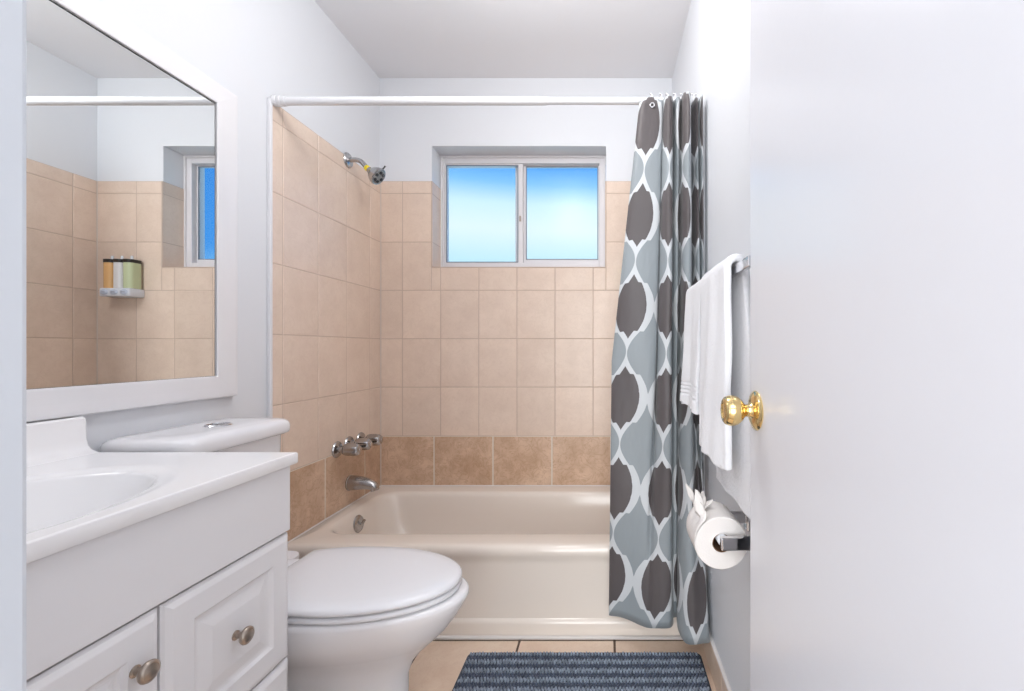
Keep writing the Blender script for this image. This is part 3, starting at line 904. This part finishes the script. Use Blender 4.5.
# backsplash with a curved foot running into the top
prof = [(CX0, CZ - 0.001), (CX0, CZ + 0.079), (CX0 + 0.026, CZ + 0.079), (CX0 + 0.031, CZ + 0.075), (CX0 + 0.033, CZ + 0.03), (CX0 + 0.037, CZ + 0.015), (CX0 + 0.045, CZ + 0.006), (CX0 + 0.057, CZ + 0.001), (CX0 + 0.066, CZ - 0.001)]
loops = [[Vector((x, y, z)) for x, z in prof] for y in (CY0, CY1 - 0.004, CY1 - 0.001)]
loops[2] = [Vector((CX0 + (x - CX0) * 0.94, CY1 - 0.001, CZ + (z - CZ) * 0.97)) for x, z in prof]
bm_loft(bm, loops)
obj('backsplash', bm, M['counter'], top, True, 30)
bm = bmesh.new(); add_lathe(bm, (bx, by, CZ - 0.121), (0, 0, 1), [(0, 0), (0.024, 0), (0.024, 0.004), (0.018, 0.006), (0, 0.004)], 28)
obj('drain', bm, M['chrome'], top, True)

# ------------------------------------------------------------------ mirror
MY0, MY1, MZ0, MZ1 = 0.42, 1.400, 0.891, 1.832
mir = thing('wall_mirror', 'large wall mirror in a wide white frame above the vanity and toilet tank', 'mirror', (XL, 0.9, 0.897))
bm = bmesh.new()
FWd = 0.066
FSide = 0.082
prof = [(0.0, 0.0), (0.0, 0.019), (0.003, 0.023), (0.010, 0.0245), (0.030, 0.0255), (0.052, 0.0275), (0.062, 0.0285), (0.065, 0.0280), (FWd, 0.0265), (FWd, 0.0)]
loops = []
for i, h in prof:
    loops.append([Vector((XL + 0.001 + h, a, b_)) for a, b_ in ((MY0 + i, MZ0 + i), (MY1 - i * FSide / FWd, MZ0 + i), (MY1 - i * FSide / FWd, MZ1 - i), (MY0 + i, MZ1 - i))])
rs = [[bm.verts.new(p) for p in l] for l in loops]
for a, b_ in zip(rs, rs[1:] + rs[:1]):
    for i in range(4):
        bm.faces.new((a[i], a[(i + 1) % 4], b_[(i + 1) % 4], b_[i]))
obj('mirror_frame', bm, M['frame'], mir)
bm = bmesh.new()
MX = -1.154
add_box(bm, (MX - 0.004, MY0 + FWd + 0.003, MZ0 + FWd + 0.001), (MX, MY1 - FSide - 0.006, MZ1 - FWd - 0.006))
obj('mirror_glass', bm, M['mirror'], mir)
bm = bmesh.new()
add_box(bm, (XL + 0.002, MY0 + FWd, MZ0 + FWd), (MX - 0.0045, MY1 - FSide, MZ1 - FWd))
obj('backing', bm, M['dark_metal'], mir)

# ------------------------------------------------------------------ toilet
TYC = 1.197
toi = thing('toilet', 'white toilet with its lid closed, between the vanity and the tub', 'toilet', (-0.80, TYC, 0))


def egg(xb, xf, w, z, n=64, sq=2.3, wide=0.42, cutx=-9.0):
    """plan outline: blunt at the back (-X), long and round at the front (+X)"""
    xm = xb + (xf - xb) * wide; pts = []
    for k in range(n):
        a = 2 * PI * k / n; c, s = math.cos(a), math.sin(a)
        if c >= 0: pts.append(Vector((xm + (xf - xm) * c, TYC + w * s, z)))
        else:
            e = 2.0 / sq
            pts.append(Vector((max(cutx, xm - (xm - xb) * abs(c) ** e), TYC + w * math.copysign(abs(s) ** e, s), z)))
    return pts


bm = bmesh.new()
lv = [(-1.08, -0.512, 0.112, 0.001), (-1.08, -0.517, 0.108, 0.03), (-1.08, -0.526, 0.100, 0.06), (-1.08, -0.530, 0.094, 0.12), (-1.08, -0.529, 0.096, 0.18),
      (-1.08, -0.516, 0.100, 0.215), (-1.08, -0.490, 0.112, 0.245), (-1.07, -0.456, 0.134, 0.275), (-1.05, -0.425, 0.160, 0.305), (-1.03, -0.400, 0.178, 0.338), (-1.01, -0.381, 0.183, 0.368),
      (-1.00, -0.370, 0.186, 0.388), (-1.00, -0.371, 0.185, 0.397), (-0.99, -0.378, 0.179, 0.401)]
bm_loft(bm, [egg(a, b_ + 0.006, w * 0.94, z) for a, b_, w, z in lv], True, True)
obj('bowl', bm, M['porcelain'], toi, True, 60)
bm = bmesh.new()     # deck under the tank
bm_loft(bm, [rrect(-1.160, -0.93, TYC - w, TYC + w, 0.04, z) for w, z in ((0.125, 0.26), (0.150, 0.32), (0.165, 0.37), (0.168, 0.412), (0.165, 0.418))])
obj('tank_deck', bm, M['porcelain'], toi, True, 50)
def slab(prof, xb):
    bm = bmesh.new()
    bm_loft(bm, [egg(xb + i - 0.085, -0.386 - i, 0.168 - i, z, 96, 2.35, 0.50, xb + i) for i, z in prof])
    return bm
obj('seat_ring', slab([(0.012, 0.4035), (0.003, 0.405), (0.0, 0.409), (0.0, 0.414), (0.004, 0.4175), (0.012, 0.4185)], -0.875), M['seat_plastic'], toi, True, 60)
obj('seat_lid', slab([(0.010, 0.4215), (0.001, 0.423), (-0.002, 0.427), (-0.002, 0.432), (0.002, 0.437), (0.010, 0.4405), (0.035, 0.4435), (0.09, 0.445)], -0.880), M['seat_plastic'], toi, True, 60)
for s in (-1, 1):
    bm = bmesh.new()
    add_box(bm, (-0.925, TYC + s * 0.062 - 0.022, 0.402), (-0.872, TYC + s * 0.062 + 0.022, 0.436), 0.009, 4)
    obj('hinge', bm, M['seat_plastic'], toi, True, 60)
# the fixture sits a few degrees askew, its front turned towards the door
piv = Matrix.Translation((-1.0, TYC + 0.005, 0)) @ Matrix.Rotation(math.radians(-3.0), 4, 'Z') @ Matrix.Translation((1.0, -TYC, 0))
for ch in toi.children:
    ch.data.transform(piv)
TK0, TK1 = 1.012, 1.350
bm = bmesh.new()
bm_loft(bm, [rrect(-1.165 + i * 0.3, -0.965 - i, TK0 + i + 0.006, TK1 - i, 0.035, z) for i, z in ((0.030, 0.4185), (0.022, 0.43), (0.014, 0.50), (0.004, 0.70), (0.002, 0.786))])
obj('tank', bm, M['porcelain'], toi, True, 50)
bm = bmesh.new()
bm_loft(bm, [rrect(-1.170 + i, -0.946 - i, TK0 - 0.006 + i, TK1 + 0.010 - i, 0.040, z) for i, z in ((0.008, 0.7865), (0.002, 0.790), (0.0, 0.796), (0.0, 0.812), (0.003, 0.821), (0.010, 0.827), (0.020, 0.830), (0.055, 0.832))])
obj('tank_lid', bm, M['porcelain'], toi, True, 50)
bm = bmesh.new()
add_lathe(bm, (-1.035, 1.188, 0.831), (0, 0, 1), [(0, 0), (0.029, 0), (0.030, 0.003), (0.027, 0.006), (0.024, 0.007), (0.0235, 0.005), (0.0, 0.0055)], 40, sq=(1.0, 1.0))
obj('flush_button', bm, M['chrome'], toi, True, 50)
bm = bmesh.new(); add_box(bm, (-1.035 - 0.022, 1.1875, 0.8366), (-1.035 + 0.022, 1.1885, 0.8372))
obj('button_split', bm, M['dark_metal'], toi)
for s in (-1, 1):
    bm = bmesh.new(); add_lathe(bm, (-0.80, TYC + s * 0.104, 0.075), (0, s, 0.15), [(0, 0), (0.014, 0), (0.0145, 0.006), (0.011, 0.012), (0, 0.014)], 24)
    obj('bolt_cap', bm, M['porcelain'], toi, True)

# ------------------------------------------------------------------ bath mat
mat_o = thing('bath_mat', 'slate blue chenille bath mat with lighter stripes on the floor before the tub', 'bath mat', (-0.07, 1.26, 0.0))
bx0, bx1, by0, by1 = -0.463, 0.318, 1.000, 1.505
bm = bmesh.new()
bm_loft(bm, [rrect(bx0 + i, bx1 - i, by0 + i, by1 - i, 0.02, z, 5) for i, z in ((0.003, 0.001), (0.0, 0.003), (0.0, 0.010), (0.004, 0.013))])
obj('backing', bm, M['mat_base'], mat_o, True, 50)
bm = bmesh.new()
px = 0.0102; py = 0.0100
nx = int((bx1 - bx0 - 0.012) / px); ny = int((by1 - by0 - 0.010) / py)
for j in range(ny):
    for i in range(nx):
        x = bx0 + 0.010 + i * px + (px * 0.5 if j % 2 else 0) + random.uniform(-.0012, .0012)
        y = by0 + 0.009 + j * py + random.uniform(-.0010, .0010)
        if x > bx1 - 0.007: continue
        tmp = bmesh.new(); bmesh.ops.create_icosphere(tmp, subdivisions=1, radius=1.0)
        h = random.uniform(0.85, 1.2) * (1.0 + 0.25 * math.sin(2 * PI * y / 0.040))
        merge(bm, tmp, 0, Matrix.Translation((x, y, 0.0125 + 0.002 * h)) @ Matrix.Rotation(random.uniform(-.4, .4), 4, 'Z') @ Matrix.Diagonal((0.0042, 0.0066, 0.0068 * h, 1)))
pl = obj('chenille_pile', bm, M['yarn'], mat_o, True, None)
pl['kind'] = 'stuff'

# ------------------------------------------------------------------ towel bar, towels
BX, BZ = 0.272, 1.203
bar = thing('towel_bar', 'flat chrome towel bar on the right wall, ending behind the door edge', 'towel bar', (XR, 1.14, BZ))
bm = bmesh.new(); add_box(bm, (BX - 0.006, 0.832, BZ - 0.0105), (BX + 0.006, 1.452, BZ + 0.0105), 0.002)
obj('rail', bm, M['chrome'], bar)
for y in (0.842, 1.442):
    bm = bmesh.new()
    add_box(bm, (BX + 0.004, y - 0.010, BZ - 0.0105), (XR - 0.004, y + 0.010, BZ + 0.0105), 0.003); add_box(bm, (XR - 0.006, y - 0.022, BZ - 0.024), (XR, y + 0.022, BZ + 0.024), 0.003)
    obj('bracket', bm, M['chrome'], bar)


def towel(name, label, y0, y1, zf, zb, fx, th, flare, seed, lean):
    """a towel folded over the bar: front drop to zf, back drop to zb"""
    rnd = random.Random(seed); ph = [rnd.uniform(0, 6) for _ in range(6)]
    t = thing(name, label, 'towel', (BX, (y0 + y1) / 2, min(zf, zb)), 'white towels on the bar')
    path = []
    n1 = 34 if name == 'bath_towel' else 90
    for k in range(n1):                                   # front, from hem up
        s = k / n1
        z = zf + (BZ + 0.004 - zf) * s
        x = BX - fx - flare * (1 - s) ** 1.2
        if name == 'hand_towel' and 0.03 < z - zf < 0.075 and k % 3 == 0: x += 0.0022      # woven band near the hem
        path.append((x, z, 0, s))
    for k in range(11):                                   # over the bar
        a = PI - PI * k / 10
        path.append((BX + (fx if a > PI / 2 else 0.0170) * math.cos(a), BZ + 0.006 + (0.012 + th * 0.5) * math.sin(a), 1, 1))
    for k in range(1, n1 + 1):                            # back
        s = k / n1
        path.append((BX + 0.0170 + 0.003 * s, BZ + 0.004 + (zb - BZ - 0.004) * s, 2, 1 - s))
    NY = 26; bm = bmesh.new(); rows = []
    for p, (x, z, side, s) in enumerate(path):
        r = []
        for j in range(NY + 1):
            q = j / NY; y = y0 + (y1 - y0) * q
            amp = (1 - s) if side != 1 else 0
            wx = (0.006 * math.sin(q * 7 + ph[0]) + 0.003 * math.sin(q * 15 + z * 6 + ph[1])) * (0.25 + amp) * (1 if side == 0 else 0.35)
            wy = lean * (1 - s) * (1 if side == 0 else 0.4) + 0.004 * math.sin(z * 14 + ph[2])
            if side == 2: wy -= (1 - q) * 0.07 * (1 - s) ** 0.6 * (1 if name == 'bath_towel' else 0.0)
            wz = (0.004 * math.sin(q * 9 + ph[3])) if (p == 0 or p == len(path) - 1) else 0
            r.append(bm.verts.new((min(x + wx, XR - 0.022), y + wy + 0.003 * math.sin(z * 31 + ph[4]) * (1 if j in (0, NY) else 0), z + wz)))
        rows.append(r)
    for a, b_ in zip(rows[:-1], rows[1:]):
        for j in range(NY):
            bm.faces.new((a[j], a[j + 1], b_[j + 1], b_[j]))
    o = obj('towel_cloth', bm, M['towel'], t, True, None)
    md = o.modifiers.new('thickness', 'SOLIDIFY'); md.thickness = th; md.offset = 0
    bv = o.modifiers.new('soft_edge', 'BEVEL'); bv.width = th * 0.38; bv.segments = 3; bv.limit_method = 'ANGLE'; bv.angle_limit = math.radians(50)
    return t, rows


towel('bath_towel', 'larger white terry bath towel folded over the bar, nearest the door knob', 0.922, 1.160, 0.786, 0.700, 0.019, 0.016, 0.008, 3, 0.0)
towel('hand_towel', 'smaller white hand towel on the bar beside the shower curtain, with a woven band', 1.170, 1.400, 0.868, 0.90, 0.015, 0.011, 0.012, 5, 0.0)
# ------------------------------------------------------------------ toilet paper
RX, RYn, RYf, RZp = 0.246, 0.945, 1.047, 0.634
hol = thing('paper_holder', 'chrome toilet paper holder on the right wall below the towels', 'paper holder', (XR, 0.995, RZp))
for y in (RYn - 0.020, RYf + 0.022):
    bm = bmesh.new()
    add_box(bm, (RX - 0.008, y - 0.008, RZp - 0.013), (XR - 0.006, y + 0.008, RZp + 0.013), 0.003); add_box(bm, (XR - 0.010, y - 0.014, RZp - 0.030), (XR, y + 0.014, RZp + 0.030), 0.004)
    obj('post', bm, M['chrome'], hol)
bm = bmesh.new(); add_lathe(bm, (RX, RYn - 0.013, RZp), (0, 1, 0), [(0, 0), (0.009, 0), (0.011, 0.004), (0.011, 0.05), (0.0095, 0.052), (0.0095, 0.128), (0, 0.128)], 24)
obj('roller', bm, M['clear_plastic'], hol, True)

roll = thing('toilet_paper_roll', 'white toilet paper roll with a ragged torn end on the chrome holder', 'toilet paper', (RX, RYn, RZp - 0.009))
bm = bmesh.new()
cz = RZp - 0.009; R, ri = 0.056, 0.020
n = 64
def circ(r, y): return [Vector((RX + r * math.cos(2 * PI * k / n), y, cz + r * math.sin(2 * PI * k / n))) for k in range(n)]
loops = [circ(ri, RYn + 0.001), circ(R - 0.002, RYn), circ(R, RYn + 0.002), circ(R, RYf - 0.002), circ(R - 0.002, RYf), circ(ri, RYf - 0.001)]
rs = [[bm.verts.new(p) for p in l] for l in loops]
for a, b_ in zip(rs, rs[1:] + rs[:1]):
    for i in range(n):
        bm.faces.new((a[i], a[(i + 1) % n], b_[(i + 1) % n], b_[i]))
obj('paper_winding', bm, M['paper'], roll, True, 40)
bm = bmesh.new()
loops = [circ(ri - 0.0015, RYn + 0.002), circ(ri - 0.0002, RYn + 0.002), circ(ri - 0.0002, RYf - 0.002), circ(ri - 0.0015, RYf - 0.002)]
rs = [[bm.verts.new(p) for p in l] for l in loops]
for a, b_ in zip(rs, rs[1:] + rs[:1]):
    for i in range(n):
        bm.faces.new((a[i], a[(i + 1) % n], b_[(i + 1) % n], b_[i]))
obj('cardboard_core', bm, M['card'], roll, True, 40)
# loose sheet lifting off over the top with a jagged torn edge
bm = bmesh.new(); rnd = random.Random(11); rows = []
NJ = 48
def leaf(q):       # length of the torn tongue along the roll (0 near end, 1 far end)
    pk = ((0.08, 0.040, 0.05), (0.20, 0.062, 0.06), (0.34, 0.030, 0.04), (0.52, 0.026, 0.05), (0.70, 0.034, 0.035), (0.93, 0.046, 0.06))
    return 0.014 + sum(h * max(0.0, 1 - abs(q - c_) / w_) for c_, h, w_ in pk) + rnd.uniform(0, 0.007)
ln_ = [leaf(j / NJ) for j in range(NJ + 1)]
for i in range(29):
    r = []
    for j in range(NJ + 1):
        q = j / NJ; y = RYn + 0.001 + (RYf - RYn - 0.002) * q
        a0 = 128 + 10 * math.sin(q * 9)
        a = math.radians(215 + (a0 - 215) * min(i / 14, 1.0))
        rad = R + 0.0012 + (0.004 + 0.002 * math.sin(q * 17)) * max(0, min(i / 14, 1) - 0.4)
        x = RX + rad * math.cos(a); z = cz + rad * math.sin(a)
        if i > 14:
            t = (i - 14) / 14; ln = t * ln_[j]
            th_ = math.radians(48 + 34 * math.sin(q * 8 + 0.5) * t + 22 * t)
            x += ln * math.cos(th_) * 0.85; z += ln * math.sin(th_); y += (0.007 * math.sin(q * 23) + 0.006) * t; x += 0.004 * math.sin(q * 31 + 1) * t; z += 0.003 * math.sin(q * 47) * t
        r.append(bm.verts.new((x, y, z)))
    rows.append(r)
for a, b_ in zip(rows[:-1], rows[1:]):
    for j in range(NJ):
        bm.faces.new((a[j], a[j + 1], b_[j + 1], b_[j]))
o = obj('torn_sheet', bm, M['paper'], roll, True, None)
md = o.modifiers.new('thickness', 'SOLIDIFY'); md.thickness = 0.0009

# ------------------------------------------------------------------ soap dispenser (seen in the mirror)
DX0, DX1, DYB, DZ = 0.084, 0.236, YB - TT, 1.300
dis = thing('soap_dispenser', 'three-chamber soap dispenser on the back tiles, seen in the mirror', 'soap dispenser', (0.165, DYB, DZ))
bm = bmesh.new()
add_box(bm, (DX0, DYB - 0.078, DZ), (DX1, DYB, DZ + 0.042), 0.006, 3); add_box(bm, (DX0 + 0.020, DYB - 0.004, DZ), (DX1 - 0.020, DYB, DZ + 0.165), 0.0015)
obj('bracket', bm, M['bracket'], dis, True, 40)
for k, (mm, lab) in enumerate((('green_soap', 'chamber of pale green liquid'), ('white_soap', 'chamber of white lotion'), ('orange_soap', 'chamber of orange liquid'))):
    x = DX0 + 0.0260 + k * 0.0500
    bm = bmesh.new(); bm_loft(bm, [rrect(x - 0.0235, x + 0.0235, DYB - 0.070, DYB - 0.006, 0.018, z) for z in (DZ + 0.0425, DZ + 0.172)])
    c = obj('chamber', bm, M[mm], dis, True, 50); c['label'] = lab
    bm = bmesh.new(); bm_loft(bm, [rrect(x - 0.0245, x + 0.0245, DYB - 0.0720, DYB - 0.0045, 0.019, z) for z in (DZ + 0.1725, DZ + 0.189)])
    l = obj('lid', bm, M['black_plastic'], dis, True, 50)
    bm = bmesh.new(); add_lathe(bm, (x, DYB - 0.040, DZ + 0.189), (0, 0, 1), [(0, 0), (0.006, 0), (0.006, 0.016), (0.004, 0.021), (0, 0.022)], 20)
    obj('vent_cap', bm, M['clear_plastic'], l, True)
    bm = bmesh.new(); add_lathe(bm, (x, DYB - 0.0775, DZ + 0.021), (0, -1, 0), [(0, 0), (0.019, 0), (0.019, 0.003), (0.016, 0.0055), (0, 0.006)], 28, sq=(1.0, 0.72), up=(0, 0, 1))
    bt = obj('push_button', bm, M['button'], dis, True, 50)
    bm = bmesh.new(); add_box(bm, (x - 0.009, DYB - 0.0842, DZ + 0.0195), (x + 0.009, DYB - 0.0834, DZ + 0.0225))
    obj('button_mark', bm, M['grey_ink'], bt)
